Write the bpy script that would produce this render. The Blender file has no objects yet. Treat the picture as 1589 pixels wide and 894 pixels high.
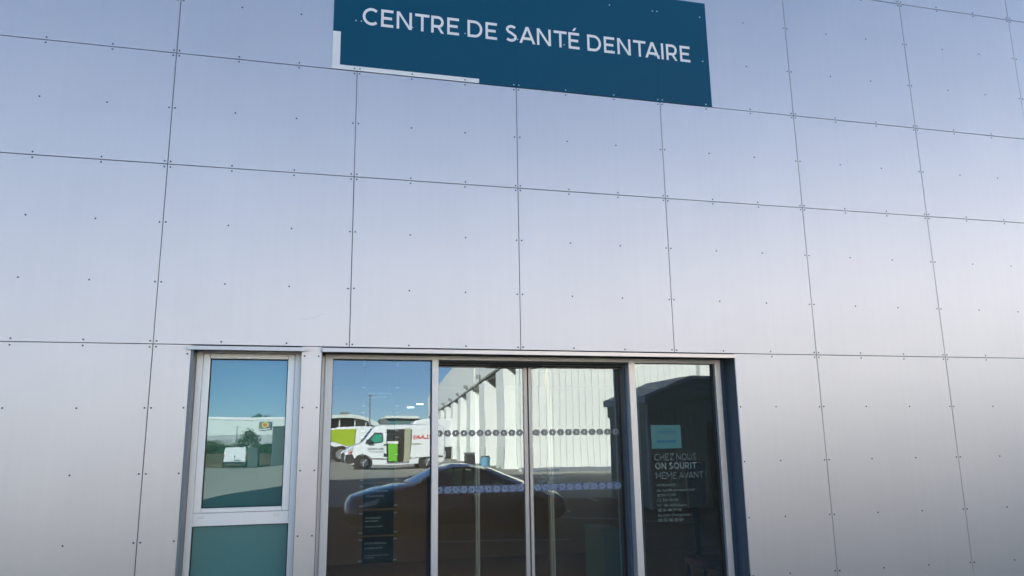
import bpy, math, random
from math import sin, cos, pi, radians
from mathutils import Vector, Matrix
random.seed(7)
SC = bpy.context.scene
COL = SC.collection

# ---------------------------------------------------------------- camera
cam_d = bpy.data.cameras.new('camera')
cam_d.sensor_width = 36.0
cam_d.lens = 27.03
cam_d.clip_start = 0.05
cam_d.clip_end = 3000
cam = bpy.data.objects.new('camera', cam_d)
COL.objects.link(cam)
CR = ((0.9697934975, -0.2434555081, -0.0151653437),
      (0.0355195897, 0.2024525803, -0.9786476953),
      (0.2413274349, 0.9485475045, 0.2049846357))
CP = (-2.6935, -5.4465, 1.6)
M = Matrix(((CR[0][0], -CR[1][0], -CR[2][0], CP[0]),
            (CR[0][1], -CR[1][1], -CR[2][1], CP[1]),
            (CR[0][2], -CR[1][2], -CR[2][2], CP[2]),
            (0, 0, 0, 1)))
cam.matrix_world = M
SC.camera = cam

# ---------------------------------------------------------------- light
SUN_EL = radians(22)
SUN_AZ = radians(-38)                      # the sun stands behind the clinic, to its left
world = bpy.data.worlds.new('World')
SC.world = world
world.use_nodes = True
wn = world.node_tree
wn.nodes.clear()
sky = wn.nodes.new('ShaderNodeTexSky')
sky.sky_type = 'NISHITA'
sky.sun_disc = False
sky.sun_elevation = SUN_EL
sky.sun_rotation = SUN_AZ
sky.air_density = 0.66
sky.dust_density = 0.0
sky.ozone_density = 2.8
bgn = wn.nodes.new('ShaderNodeBackground')
bgn.inputs['Strength'].default_value = 0.066
wo = wn.nodes.new('ShaderNodeOutputWorld')
wn.links.new(sky.outputs[0], bgn.inputs[0])
wn.links.new(bgn.outputs[0], wo.inputs[0])

sd = bpy.data.lights.new('sun', 'SUN')
sd.energy = 5.0
sd.angle = radians(0.53)
sd.color = (1.0, 0.91, 0.79)
sun = bpy.data.objects.new('sun', sd)
COL.objects.link(sun)
tosun = Vector((sin(SUN_AZ) * cos(SUN_EL), cos(SUN_AZ) * cos(SUN_EL), sin(SUN_EL)))
sun.rotation_euler = tosun.to_track_quat('Z', 'Y').to_euler()
sun.location = (0, 0, 40)

SC.view_settings.view_transform = 'Standard'
SC.view_settings.look = 'None'
SC.view_settings.exposure = 2.2
SC.view_settings.gamma = 1.0

# ---------------------------------------------------------------- materials
def mat(name, col, rough=0.6, metal=0.0, var=0.0, scale=4.0, bump=0.0, bscale=60.0, spec=0.5,
        stretch=(1, 1, 1), emit=None, coat=0.0):
    m = bpy.data.materials.new(name)
    m.use_nodes = True
    nt = m.node_tree
    p = nt.nodes['Principled BSDF']
    p.inputs['Base Color'].default_value = (*col, 1)
    p.inputs['Roughness'].default_value = rough
    p.inputs['Metallic'].default_value = metal
    p.inputs['Specular IOR Level'].default_value = spec
    p.inputs['Coat Weight'].default_value = coat
    p.inputs['Coat Roughness'].default_value = 0.05
    if var or bump:
        tc = nt.nodes.new('ShaderNodeTexCoord')
        mp = nt.nodes.new('ShaderNodeMapping')
        mp.inputs['Scale'].default_value = stretch
        nt.links.new(tc.outputs['Object'], mp.inputs[0])
    if var:
        n = nt.nodes.new('ShaderNodeTexNoise')
        n.inputs['Scale'].default_value = scale
        n.inputs['Detail'].default_value = 6
        n.inputs['Roughness'].default_value = 0.6
        nt.links.new(mp.outputs[0], n.inputs['Vector'])
        mx = nt.nodes.new('ShaderNodeMix')
        mx.data_type = 'RGBA'
        mx.inputs[6].default_value = (*[max(0, c * (1 - var)) for c in col], 1)
        mx.inputs[7].default_value = (*[min(1, c * (1 + var)) for c in col], 1)
        nt.links.new(n.outputs['Fac'], mx.inputs[0])
        nt.links.new(mx.outputs[2], p.inputs['Base Color'])
    if bump:
        n2 = nt.nodes.new('ShaderNodeTexNoise')
        n2.inputs['Scale'].default_value = bscale
        n2.inputs['Detail'].default_value = 3
        nt.links.new(mp.outputs[0], n2.inputs['Vector'])
        b = nt.nodes.new('ShaderNodeBump')
        b.inputs['Strength'].default_value = bump
        b.inputs['Distance'].default_value = 0.01
        nt.links.new(n2.outputs['Fac'], b.inputs['Height'])
        nt.links.new(b.outputs[0], p.inputs['Normal'])
    if emit:
        p.inputs['Emission Color'].default_value = (*emit[0], 1)
        p.inputs['Emission Strength'].default_value = emit[1]
    return m


def glass_mat(name, refl, tint, gtint, wave=0.0, dust=0.013):
    """coated solar glazing: a mirror share over a tinted clear share"""
    m = bpy.data.materials.new(name)
    m.use_nodes = True
    nt = m.node_tree
    nt.nodes.clear()
    out = nt.nodes.new('ShaderNodeOutputMaterial')
    mix = nt.nodes.new('ShaderNodeMixShader')
    tr = nt.nodes.new('ShaderNodeBsdfTransparent')
    gl = nt.nodes.new('ShaderNodeBsdfGlossy')
    lw = nt.nodes.new('ShaderNodeLayerWeight')
    lw.inputs['Blend'].default_value = 0.25
    mr = nt.nodes.new('ShaderNodeMapRange')
    mr.inputs['To Min'].default_value = refl
    mr.inputs['To Max'].default_value = 1.0
    tr.inputs[0].default_value = (*tint, 1)
    gl.inputs['Color'].default_value = (*gtint, 1)
    gl.inputs['Roughness'].default_value = 0.0
    nt.links.new(lw.outputs['Fresnel'], mr.inputs['Value'])
    nt.links.new(mr.outputs[0], mix.inputs[0])
    nt.links.new(tr.outputs[0], mix.inputs[1])
    nt.links.new(gl.outputs[0], mix.inputs[2])
    dm = nt.nodes.new('ShaderNodeMixShader')         # thin dust and wiped smears, also a brown haze lifting the dark glass
    df = nt.nodes.new('ShaderNodeBsdfDiffuse')
    df.inputs['Color'].default_value = (0.50, 0.44, 0.34, 1)
    tcd = nt.nodes.new('ShaderNodeTexCoord')
    mpd = nt.nodes.new('ShaderNodeMapping')
    mpd.inputs['Scale'].default_value = (3.0, 3.0, 1.2)
    mpd.inputs['Rotation'].default_value = (0, 0.5, 0)
    nd = nt.nodes.new('ShaderNodeTexNoise')
    nd.inputs['Scale'].default_value = 2.0
    nd.inputs['Detail'].default_value = 7
    nd.inputs['Roughness'].default_value = 0.65
    rd = nt.nodes.new('ShaderNodeMapRange')
    rd.inputs['From Min'].default_value = 0.3
    rd.inputs['From Max'].default_value = 0.5
    rd.inputs['To Min'].default_value = dust * 0.5
    rd.inputs['To Max'].default_value = dust * 1.7
    nt.links.new(tcd.outputs['Object'], mpd.inputs[0])
    nt.links.new(mpd.outputs[0], nd.inputs['Vector'])
    nt.links.new(nd.outputs['Fac'], rd.inputs['Value'])
    nt.links.new(rd.outputs[0], dm.inputs[0])
    nt.links.new(mix.outputs[0], dm.inputs[1])
    nt.links.new(df.outputs[0], dm.inputs[2])
    nt.links.new(dm.outputs[0], out.inputs[0])
    if wave:
        tc = nt.nodes.new('ShaderNodeTexCoord')
        n = nt.nodes.new('ShaderNodeTexNoise')
        n.inputs['Scale'].default_value = 2.2
        n.inputs['Detail'].default_value = 1.5
        nt.links.new(tc.outputs['Object'], n.inputs['Vector'])
        b = nt.nodes.new('ShaderNodeBump')
        b.inputs['Strength'].default_value = wave
        b.inputs['Distance'].default_value = 0.01
        nt.links.new(n.outputs['Fac'], b.inputs['Height'])
        nt.links.new(b.outputs[0], gl.inputs['Normal'])
    return m


def film_mat(name, col, alpha):
    m = bpy.data.materials.new(name)
    m.use_nodes = True
    p = m.node_tree.nodes['Principled BSDF']
    p.inputs['Base Color'].default_value = (*col, 1)
    p.inputs['Roughness'].default_value = 0.5
    p.inputs['Alpha'].default_value = alpha
    return m


def panel_mat():
    m = mat('silver_metallic_cladding', (0.54, 0.51, 0.49), 0.5, 0.92)
    nt = m.node_tree
    p = nt.nodes['Principled BSDF']
    tg = nt.nodes.new('ShaderNodeCombineXYZ')       # vertical rolling grain spreads light sideways
    tg.inputs[0].default_value = 1.0
    nt.links.new(tg.outputs[0], p.inputs['Tangent'])
    p.inputs['Anisotropic'].default_value = 0.75
    tc = nt.nodes.new('ShaderNodeTexCoord')
    mp = nt.nodes.new('ShaderNodeMapping')
    mp.inputs['Scale'].default_value = (14, 14, 1.6)
    n = nt.nodes.new('ShaderNodeTexNoise')          # rolled sheet grain
    n.inputs['Scale'].default_value = 1.0
    n.inputs['Detail'].default_value = 8
    n.inputs['Roughness'].default_value = 0.7
    n3 = nt.nodes.new('ShaderNodeTexNoise')         # faint rain and handling marks
    n3.inputs['Scale'].default_value = 1.3
    n3.inputs['Detail'].default_value = 5
    mr = nt.nodes.new('ShaderNodeMapRange')
    mr.inputs['To Min'].default_value = 0.55
    mr.inputs['To Max'].default_value = 0.60
    oi = nt.nodes.new('ShaderNodeObjectInfo')
    mx = nt.nodes.new('ShaderNodeMix')
    mx.data_type = 'RGBA'
    mx.inputs[6].default_value = (0.72, 0.65, 0.615, 1)
    mx.inputs[7].default_value = (0.81, 0.735, 0.69, 1)
    ad = nt.nodes.new('ShaderNodeMath')
    ad.operation = 'ADD'
    ml = nt.nodes.new('ShaderNodeMath')
    ml.operation = 'MULTIPLY'
    ml.inputs[1].default_value = 0.22
    m2 = nt.nodes.new('ShaderNodeMath')
    m2.operation = 'MULTIPLY'
    m2.inputs[1].default_value = 0.75
    b = nt.nodes.new('ShaderNodeBump')
    b.inputs['Strength'].default_value = 0.05
    b.inputs['Distance'].default_value = 0.006
    L = nt.links.new
    L(tc.outputs['Object'], mp.inputs[0])
    L(mp.outputs[0], n.inputs['Vector'])
    L(tc.outputs['Object'], n3.inputs['Vector'])
    L(n.outputs['Fac'], mr.inputs['Value'])
    L(mr.outputs[0], p.inputs['Roughness'])
    L(oi.outputs['Random'], ml.inputs[0])
    L(n3.outputs['Fac'], m2.inputs[0])
    L(ml.outputs[0], ad.inputs[0])
    L(m2.outputs[0], ad.inputs[1])
    m3 = nt.nodes.new('ShaderNodeMath')              # thin vertical rain streaks
    m3.operation = 'MULTIPLY_ADD'
    m3.inputs[1].default_value = 0.36
    sn = nt.nodes.new('ShaderNodeTexNoise')
    sn.inputs['Scale'].default_value = 1.0
    sn.inputs['Detail'].default_value = 4
    ms = nt.nodes.new('ShaderNodeMapping')
    ms.inputs['Scale'].default_value = (22, 22, 0.5)
    L(tc.outputs['Object'], ms.inputs[0])
    L(ms.outputs[0], sn.inputs['Vector'])
    L(sn.outputs['Fac'], m3.inputs[0])
    L(ad.outputs[0], m3.inputs[2])
    sb_ = nt.nodes.new('ShaderNodeMath')
    sb_.operation = 'SUBTRACT'
    sb_.inputs[1].default_value = 0.18
    L(m3.outputs[0], sb_.inputs[0])
    L(sb_.outputs[0], mx.inputs[0])
    L(mx.outputs[2], p.inputs['Base Color'])
    L(n3.outputs['Fac'], b.inputs['Height'])
    L(b.outputs[0], p.inputs['Normal'])
    return m


MP = panel_mat()
M_BACK = mat('dark_substrate', (0.03, 0.035, 0.045), 0.9)
M_SCREW = mat('screw_steel', (0.07, 0.08, 0.11), 0.5, 0.4)
M_SCREWL = mat('screw_pale', (0.42, 0.62, 0.72), 0.4, 0.3)
M_TEAL = mat('sign_teal', (0.001, 0.076, 0.138), 0.5, 0.0, 0.04, 3, spec=0.2)
M_WHITEV = mat('white_vinyl', (0.86, 0.83, 0.80), 0.5)
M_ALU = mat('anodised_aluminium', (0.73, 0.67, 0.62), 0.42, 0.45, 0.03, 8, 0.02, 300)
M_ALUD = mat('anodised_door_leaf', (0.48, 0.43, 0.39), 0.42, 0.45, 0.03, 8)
M_PVC = mat('pale_grey_frame', (0.93, 0.86, 0.79), 0.42, 0.6, 0.02, 8)
M_FLASH = mat('flashing_grey', (0.74, 0.66, 0.61), 0.42, 0.6, 0.03, 6)
M_REVEAL = mat('slate_reveal', (0.11, 0.13, 0.15), 0.5, 0.1)
M_REVGREY = mat('grey_reveal', (0.24, 0.25, 0.27), 0.5, 0.3)
M_DARK = mat('dark_header', (0.045, 0.047, 0.043), 0.5)
M_GASKET = mat('black_gasket', (0.012, 0.014, 0.014), 0.6)
M_GLASS = glass_mat('door_glass', 0.17, (0.64, 0.70, 0.64), (0.73, 0.87, 0.98), 0.045)
M_GLASSW = glass_mat('window_glass', 0.17, (0.50, 0.74, 0.70), (0.66, 0.84, 0.97), 0.05)
M_CLEAR = film_mat('clear_edge', (0.75, 0.85, 0.82), 0.06)
M_INGLASS = film_mat('inner_glass_edge', (0.30, 0.40, 0.38), 0.35)


def frosted():
    m = mat('frosted_teal_glass', (0.070, 0.225, 0.195), 0.32, 0.0, 0.10, 1.2, spec=0.7)
    return m


M_FROST = frosted()
M_HEX = film_mat('hexagon_film', (0.34, 0.31, 0.27), 0.9)
M_BAND = film_mat('frosted_band_film', (0.26, 0.31, 0.39), 0.35)
M_LETTER = film_mat('window_letter_film', (0.24, 0.29, 0.25), 0.75)
M_LETTERD = film_mat('window_letter_film_thin', (0.40, 0.48, 0.45), 0.5)
M_PLAQUE = mat('plaque_navy', (0.003, 0.012, 0.020), 0.4, spec=0.2)
M_PLTEXT = mat('plaque_text', (0.85, 0.88, 0.86), 0.5)
M_CHROME = mat('chrome', (0.85, 0.88, 0.9), 0.2, 0.9)
M_PAPER = mat('blue_green_paper', (0.085, 0.215, 0.185), 0.7)
M_PAPERINK = mat('paper_ink', (0.04, 0.15, 0.20), 0.7)
M_INT = mat('interior_paint', (0.36, 0.23, 0.12), 0.8, 0, 0.05)
M_INTFL = mat('interior_floor', (0.24, 0.145, 0.065), 0.5, 0, 0.12, 3)
M_COUNTER = mat('teal_counter', (0.10, 0.20, 0.19), 0.5)
M_MAROON = mat('maroon_panel', (0.10, 0.022, 0.02), 0.5)
M_VEIL = mat('teal_veil', (0.13, 0.33, 0.25), 0.8)
M_CONC = mat('concrete', (0.33, 0.32, 0.30), 0.85, 0, 0.15, 3, 0.3, 40)


def ground_mat():
    m = mat('asphalt', (0.17, 0.17, 0.155), 0.88, 0, 0.0)
    nt = m.node_tree
    p = nt.nodes['Principled BSDF']
    tc = nt.nodes.new('ShaderNodeTexCoord')
    L = nt.links.new
    a = nt.nodes.new('ShaderNodeTexNoise'); a.inputs['Scale'].default_value = 0.18; a.inputs['Detail'].default_value = 8
    c = nt.nodes.new('ShaderNodeTexNoise'); c.inputs['Scale'].default_value = 35; c.inputs['Detail'].default_value = 4
    for n in (a, c):
        L(tc.outputs['Object'], n.inputs['Vector'])
    r = nt.nodes.new('ShaderNodeValToRGB')
    r.color_ramp.elements[0].position = 0.3
    r.color_ramp.elements[0].color = (0.042, 0.037, 0.028, 1)
    r.color_ramp.elements[1].position = 0.72
    r.color_ramp.elements[1].color = (0.080, 0.070, 0.052, 1)
    L(a.outputs['Fac'], r.inputs[0])
    mx = nt.nodes.new('ShaderNodeMix'); mx.data_type = 'RGBA'; mx.blend_type = 'MULTIPLY'; mx.inputs[0].default_value = 0.6
    r2 = nt.nodes.new('ShaderNodeValToRGB')
    r2.color_ramp.elements[0].color = (0.6, 0.6, 0.6, 1)
    r2.color_ramp.elements[1].color = (1.2, 1.2, 1.2, 1)
    L(c.outputs['Fac'], r2.inputs[0]); L(r.outputs[0], mx.inputs[6]); L(r2.outputs[0], mx.inputs[7])
    L(mx.outputs[2], p.inputs['Base Color'])
    b = nt.nodes.new('ShaderNodeBump'); b.inputs['Strength'].default_value = 0.5; b.inputs['Distance'].default_value = 0.01
    L(c.outputs['Fac'], b.inputs['Height']); L(b.outputs[0], p.inputs['Normal'])
    return m


M_GROUND = ground_mat()
M_ROADPAINT = mat('road_paint', (0.62, 0.62, 0.58), 0.7, 0, 0.2, 12)
M_GRASS = mat('dry_grass', (0.19, 0.145, 0.07), 0.9, 0, 0.55, 0.5, 0.6, 8)
M_LEAF = mat('foliage', (0.055, 0.085, 0.03), 0.7, 0, 0.45, 1.5)
M_LEAF2 = mat('foliage_pale', (0.10, 0.12, 0.055), 0.7, 0, 0.4, 1.5)
M_BARK = mat('bark', (0.10, 0.075, 0.05), 0.9, 0, 0.3, 6)
M_WH = mat('cream_steel_cladding', (0.84, 0.83, 0.76), 0.5, 0.0, 0.05, 0.6)
M_WH2 = mat('cream_parapet', (0.85, 0.85, 0.78), 0.5, 0, 0.04, 0.5)
M_SHUT = mat('roller_shutter_grey', (0.33, 0.34, 0.32), 0.5, 0.3, 0.08, 1.0)
M_PLINTH = mat('plinth_grey', (0.20, 0.22, 0.24), 0.8, 0, 0.12, 2)
M_SHED = mat('dark_green_shed', (0.22, 0.26, 0.21), 0.6, 0, 0.12, 1.2)
M_TRIM = mat('pale_trim', (0.45, 0.48, 0.45), 0.5)
M_VAN = mat('van_white', (0.80, 0.81, 0.80), 0.3, 0, 0.02, 2, coat=0.6)
M_PLASTIC = mat('dark_plastic', (0.03, 0.032, 0.034), 0.55)
M_TYRE = mat('tyre_rubber', (0.018, 0.018, 0.018), 0.85)
M_RIM = mat('wheel_rim', (0.42, 0.43, 0.44), 0.35, 0.8)
M_CARGLASS = mat('car_glass', (0.012, 0.018, 0.018), 0.04, 0, spec=0.9)
M_CARGLASSG = mat('green_car_glass', (0.05, 0.32, 0.20), 0.08, 0, spec=0.8)
M_BLUE = mat('dark_blue_paint', (0.028, 0.046, 0.072), 0.3, 0.0, coat=1.0)
M_LAMP = mat('headlamp', (0.75, 0.78, 0.8), 0.12, 0.3, spec=0.9)
M_RED = mat('red_print', (0.62, 0.035, 0.025), 0.4)
M_REDL = mat('tail_lamp', (0.45, 0.02, 0.02), 0.2)
M_PRINT = mat('grey_print', (0.16, 0.18, 0.19), 0.5)
M_LIME = mat('lime_paint', (0.36, 0.48, 0.025), 0.28, 0, coat=0.7)
M_GREEN = mat('green_cabinet', (0.17, 0.50, 0.03), 0.4)
M_BEIGE = mat('beige_inner_door', (0.36, 0.36, 0.25), 0.6)
M_FAR = mat('far_white_cladding', (0.66, 0.70, 0.64), 0.6, 0, 0.04, 0.3)
M_FARG = mat('far_grey_cladding', (0.42, 0.44, 0.43), 0.6, 0, 0.04, 0.3)
M_SIGNG = mat('sign_grey', (0.16, 0.17, 0.15), 0.5)
M_YEL = mat('sign_yellow', (0.72, 0.62, 0.16), 0.5)
M_OR = mat('sign_orange', (0.60, 0.16, 0.05), 0.5)
M_STEEL = mat('lamp_post_steel', (0.22, 0.23, 0.23), 0.5, 0.4)
M_BOX = mat('dark_box', (0.06, 0.085, 0.085), 0.6)
M_BLUEBIN = mat('blue_plastic', (0.12, 0.30, 0.42), 0.5)
M_SILVERCAR = mat('silver_car', (0.55, 0.58, 0.58), 0.3, 0.4, coat=0.6)
M_TUBE = mat('light_tube', (0.9, 0.95, 0.95), 0.4, emit=((0.85, 0.97, 1.0), 2.0))

# ---------------------------------------------------------------- helpers
def mesh_obj(name, verts, faces, m, parent=None, smooth=False, loc=None, rot=None, fmats=None):
    me = bpy.data.meshes.new(name)
    me.from_pydata([tuple(v) for v in verts], [], faces)
    ms = m if isinstance(m, (list, tuple)) else [m]
    for x in ms:
        me.materials.append(x)
    if fmats:
        for i, k in enumerate(fmats):
            me.polygons[i].material_index = k
    if smooth:
        for p in me.polygons:
            p.use_smooth = True
    me.update()
    o = bpy.data.objects.new(name, me)
    COL.objects.link(o)
    if parent:
        o.parent = parent
    if loc:
        o.location = loc
    if rot:
        o.rotation_euler = rot
    return o


def thing(name, label, cat, loc=(0, 0, 0), rz=0.0, group=None):
    o = bpy.data.objects.new(name, None)
    o.empty_display_size = 0.3
    COL.objects.link(o)
    o.location = loc
    o.rotation_euler = (0, 0, rz)
    o['label'] = label
    o['category'] = cat
    if group:
        o['group'] = group
    return o


def tag(o, label, cat, group=None):
    o['label'] = label
    o['category'] = cat
    if group:
        o['group'] = group
    return o


class MB:
    def __init__(s):
        s.v = []
        s.f = []

    def box(s, x0, x1, y0, y1, z0, z1):
        b = len(s.v)
        s.v += [(x0, y0, z0), (x1, y0, z0), (x1, y1, z0), (x0, y1, z0), (x0, y0, z1), (x1, y0, z1), (x1, y1, z1), (x0, y1, z1)]
        s.f += [tuple(b + i for i in q) for q in ((0, 3, 2, 1), (4, 5, 6, 7), (0, 1, 5, 4), (1, 2, 6, 5), (2, 3, 7, 6), (3, 0, 4, 7))]
        return s

    def cyl(s, c, r, h, n=12, axis='z', r2=None):
        b = len(s.v)
        r2 = r if r2 is None else r2
        for k, rr in ((0, r), (1, r2)):
            for i in range(n):
                a = 2 * pi * i / n
                p, q, t = rr * cos(a), rr * sin(a), k * h
                if axis == 'z':
                    d = (p, q, t)
                elif axis == 'y':
                    d = (p, t, -q)
                else:
                    d = (t, p, q)
                s.v.append((c[0] + d[0], c[1] + d[1], c[2] + d[2]))
        for i in range(n):
            j = (i + 1) % n
            s.f.append((b + i, b + j, b + n + j, b + n + i))
        s.f.append(tuple(b + i for i in reversed(range(n))))
        s.f.append(tuple(b + n + i for i in range(n)))
        return s

    def tube(s, p0, p1, r, n=8):
        p0, p1 = Vector(p0), Vector(p1)
        d = (p1 - p0)
        q = d.to_track_quat('Z', 'Y')
        b = len(s.v)
        for k in (p0, p1):
            for i in range(n):
                a = 2 * pi * i / n
                w = k + q @ Vector((r * cos(a), r * sin(a), 0))
                s.v.append(tuple(w))
        for i in range(n):
            j = (i + 1) % n
            s.f.append((b + i, b + j, b + n + j, b + n + i))
        s.f.append(tuple(b + i for i in reversed(range(n))))
        s.f.append(tuple(b + n + i for i in range(n)))
        return s

    def prism(s, pts, y0, y1):
        """outline in x-z pushed through in y"""
        b = len(s.v)
        n = len(pts)
        s.v += [(x, y0, z) for x, z in pts] + [(x, y1, z) for x, z in pts]
        for i in range(n):
            j = (i + 1) % n
            s.f.append((b + i, b + j, b + n + j, b + n + i))
        s.f.append(tuple(b + i for i in reversed(range(n))))
        s.f.append(tuple(b + n + i for i in range(n)))
        return s

    def build(s, name, m, parent=None, bevel=0.0, smooth=False, loc=None, rot=None):
        o = mesh_obj(name, s.v, s.f, m, parent, smooth, loc, rot)
        if bevel:
            md = o.modifiers.new('bevel', 'BEVEL')
            md.width = bevel
            md.segments = 2
            md.limit_method = 'ANGLE'
        return o


def box(name, x0, x1, y0, y1, z0, z1, m, parent=None, bevel=0.0, **k):
    return MB().box(x0, x1, y0, y1, z0, z1).build(name, m, parent, bevel, **k)


def frame(name, x0, x1, z0, z1, y0, y1, l, r, b, t, m, parent=None, bevel=0.0015):
    """rectangular frame: stiles run full height, rails butt between them"""
    q = MB()
    q.box(x0, x0 + l, y0, y1, z0, z1)
    q.box(x1 - r, x1, y0, y1, z0, z1)
    if t:
        q.box(x0 + l, x1 - r, y0 + .0007, y1, z1 - t, z1)
    if b:
        q.box(x0 + l, x1 - r, y0 + .0007, y1, z0, z0 + b)
    return q.build(name, m, parent, bevel)


def text_verts(body, size=1.0, bold=0.0, extr=0.0, sp=1.0):
    cu = bpy.data.curves.new('t', 'FONT')
    cu.body = body
    cu.size = size
    cu.offset = bold
    cu.extrude = extr
    cu.space_character = sp
    cu.resolution_u = 6
    o = bpy.data.objects.new('t', cu)
    COL.objects.link(o)
    bpy.context.view_layer.update()
    dg = bpy.context.evaluated_depsgraph_get()
    me = bpy.data.meshes.new_from_object(o.evaluated_get(dg))
    v = [tuple(x.co) for x in me.vertices]
    f = [tuple(p.vertices) for p in me.polygons]
    bpy.data.objects.remove(o)
    bpy.data.meshes.remove(me)
    bpy.data.curves.remove(cu)
    return v, f


def text_line(q, body, x0, x1, zb, cap, y, bold=0.0, depth=0.001, flip=False):
    """adds lettering to MB q, fitted between x0 and x1, baseline zb, capital height cap, facing -y (or +y when flip)"""
    v, f = text_verts(body, 1.0, bold, 0.001)
    xs = [a[0] for a in v]
    mn, mx_ = min(xs), max(xs)
    b = len(q.v)
    for (x, yy, zz) in v:
        u = (x - mn) / (mx_ - mn)
        X = x0 + u * (x1 - x0) if not flip else x1 - u * (x1 - x0)
        Y = y - (depth if zz > 0 else 0) * (1 if not flip else -1)
        q.v.append((X, Y, zb + yy / 0.70 * cap))
    q.f += [tuple(b + i for i in t) for t in f]
    return q


def arc_pts(cx, cz, rx, rz, a0, a1, n=20):
    return [(cx + rx * cos(radians(a0 + (a1 - a0) * i / n)), cz + rz * sin(radians(a0 + (a1 - a0) * i / n))) for i in range(n + 1)]


def glyph(ch, t):
    """geometric capital as centre lines ('s'), slanted bars ('d') and its ink width, capital height 1"""
    h = t / 2
    L, Dg = [], []
    if ch in 'EÉÊ':
        w = .74
        L = [[(w, 1 - h), (h, 1 - h), (h, h), (w, h)], [(t, .505), (w - .08, .505)]]
        if ch == 'É':
            Dg = [(.34, 1.10, .50, 1.30, t * .9)]
        if ch == 'Ê':
            Dg = [(.20, 1.10, .37, 1.28, t * .8), (.54, 1.10, .37, 1.28, t * .8)]
    elif ch == 'N':
        w = .93
        L = [[(h, 0), (h, 1)], [(w - h, 0), (w - h, 1)]]
        Dg = [(w - h, 0, h, 1, t * 1.25)]
    elif ch == 'T':
        w = .88
        L = [[(0, 1 - h), (w, 1 - h)], [(w / 2, 0), (w / 2, 1 - t)]]
    elif ch == 'I':
        w = t
        L = [[(h, 0), (h, 1)]]
    elif ch == '!':
        w = t
        L = [[(h, .30), (h, 1)], [(h, 0), (h, t * 1.1)]]
    elif ch == 'H':
        w = .90
        L = [[(h, 0), (h, 1)], [(w - h, 0), (w - h, 1)], [(t, .5), (w - t, .5)]]
    elif ch == 'Z':
        w = .82
        L = [[(0.02, 1 - h), (w, 1 - h)], [(0, h), (w, h)]]
        Dg = [(.13, t, w - .13, 1 - t, t * 1.25)]
    elif ch == 'M':
        w = 1.10
        L = [[(h, 0), (h, 1)], [(w - h, 0), (w - h, 1)]]
        Dg = [(w / 2, .32, h, 1, t * 1.1), (w / 2, .32, w - h, 1, t * 1.1)]
    elif ch == 'A':
        w = 1.06
        Dg = [(h * 1.1, 0, w / 2, 1, t * 1.08), (w - h * 1.1, 0, w / 2, 1, t * 1.08)]
        L = [[(.24, .29), (w - .24, .29)]]
    elif ch == 'V':
        w = 1.04
        Dg = [(w / 2, 0, h * 1.1, 1, t * 1.08), (w / 2, 0, w - h * 1.1, 1, t * 1.08)]
    elif ch == 'U':
        w = .88
        L = [[(h, 1), (h, .40)] + arc_pts(w / 2, .40, w / 2 - h, .40 - h, 180, 360)[1:] + [(w - h, 1)]]
    elif ch == 'D':
        w = .95
        L = [[(.45, 1 - h), (h, 1 - h), (h, h), (.45, h)] + arc_pts(.45, .5, w - h - .45, .5 - h, -90, 90)[1:]]
    elif ch == 'R':
        w = .80
        L = [[(h, 0), (h, 1 - h), (.44, 1 - h)] + arc_pts(.44, .655, w - h - .44 - .02, .345 - h, 90, -90)[1:] + [(t, .31 + h)]]
        Dg = [(w - h * 1.15, 0, .46, .34, t * 1.15)]
    elif ch == 'C':
        w = .95
        L = [arc_pts(.53, .5, .53 - h, .5 - h, 48, 312, 26)]
    elif ch == 'O':
        w = 1.06
        L = [arc_pts(.53, .5, .53 - h, .5 - h, 0, 360, 32)]
    elif ch == 'S':
        w = .76
        r = .27
        L = [arc_pts(w / 2 + .03, 1 - h - (.25 - h / 2), .285, .25 - h / 2, 38, 180, 14) +
             [(w / 2 - .17, .60), (w / 2 + .02, .515), (w / 2 + .20, .41)][0:3] +
             arc_pts(w / 2 - .01, .25 + h / 2, .30, .25 - h / 2, 20, -145, 14)]
    else:
        w = .30
    return L, Dg, w


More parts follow.
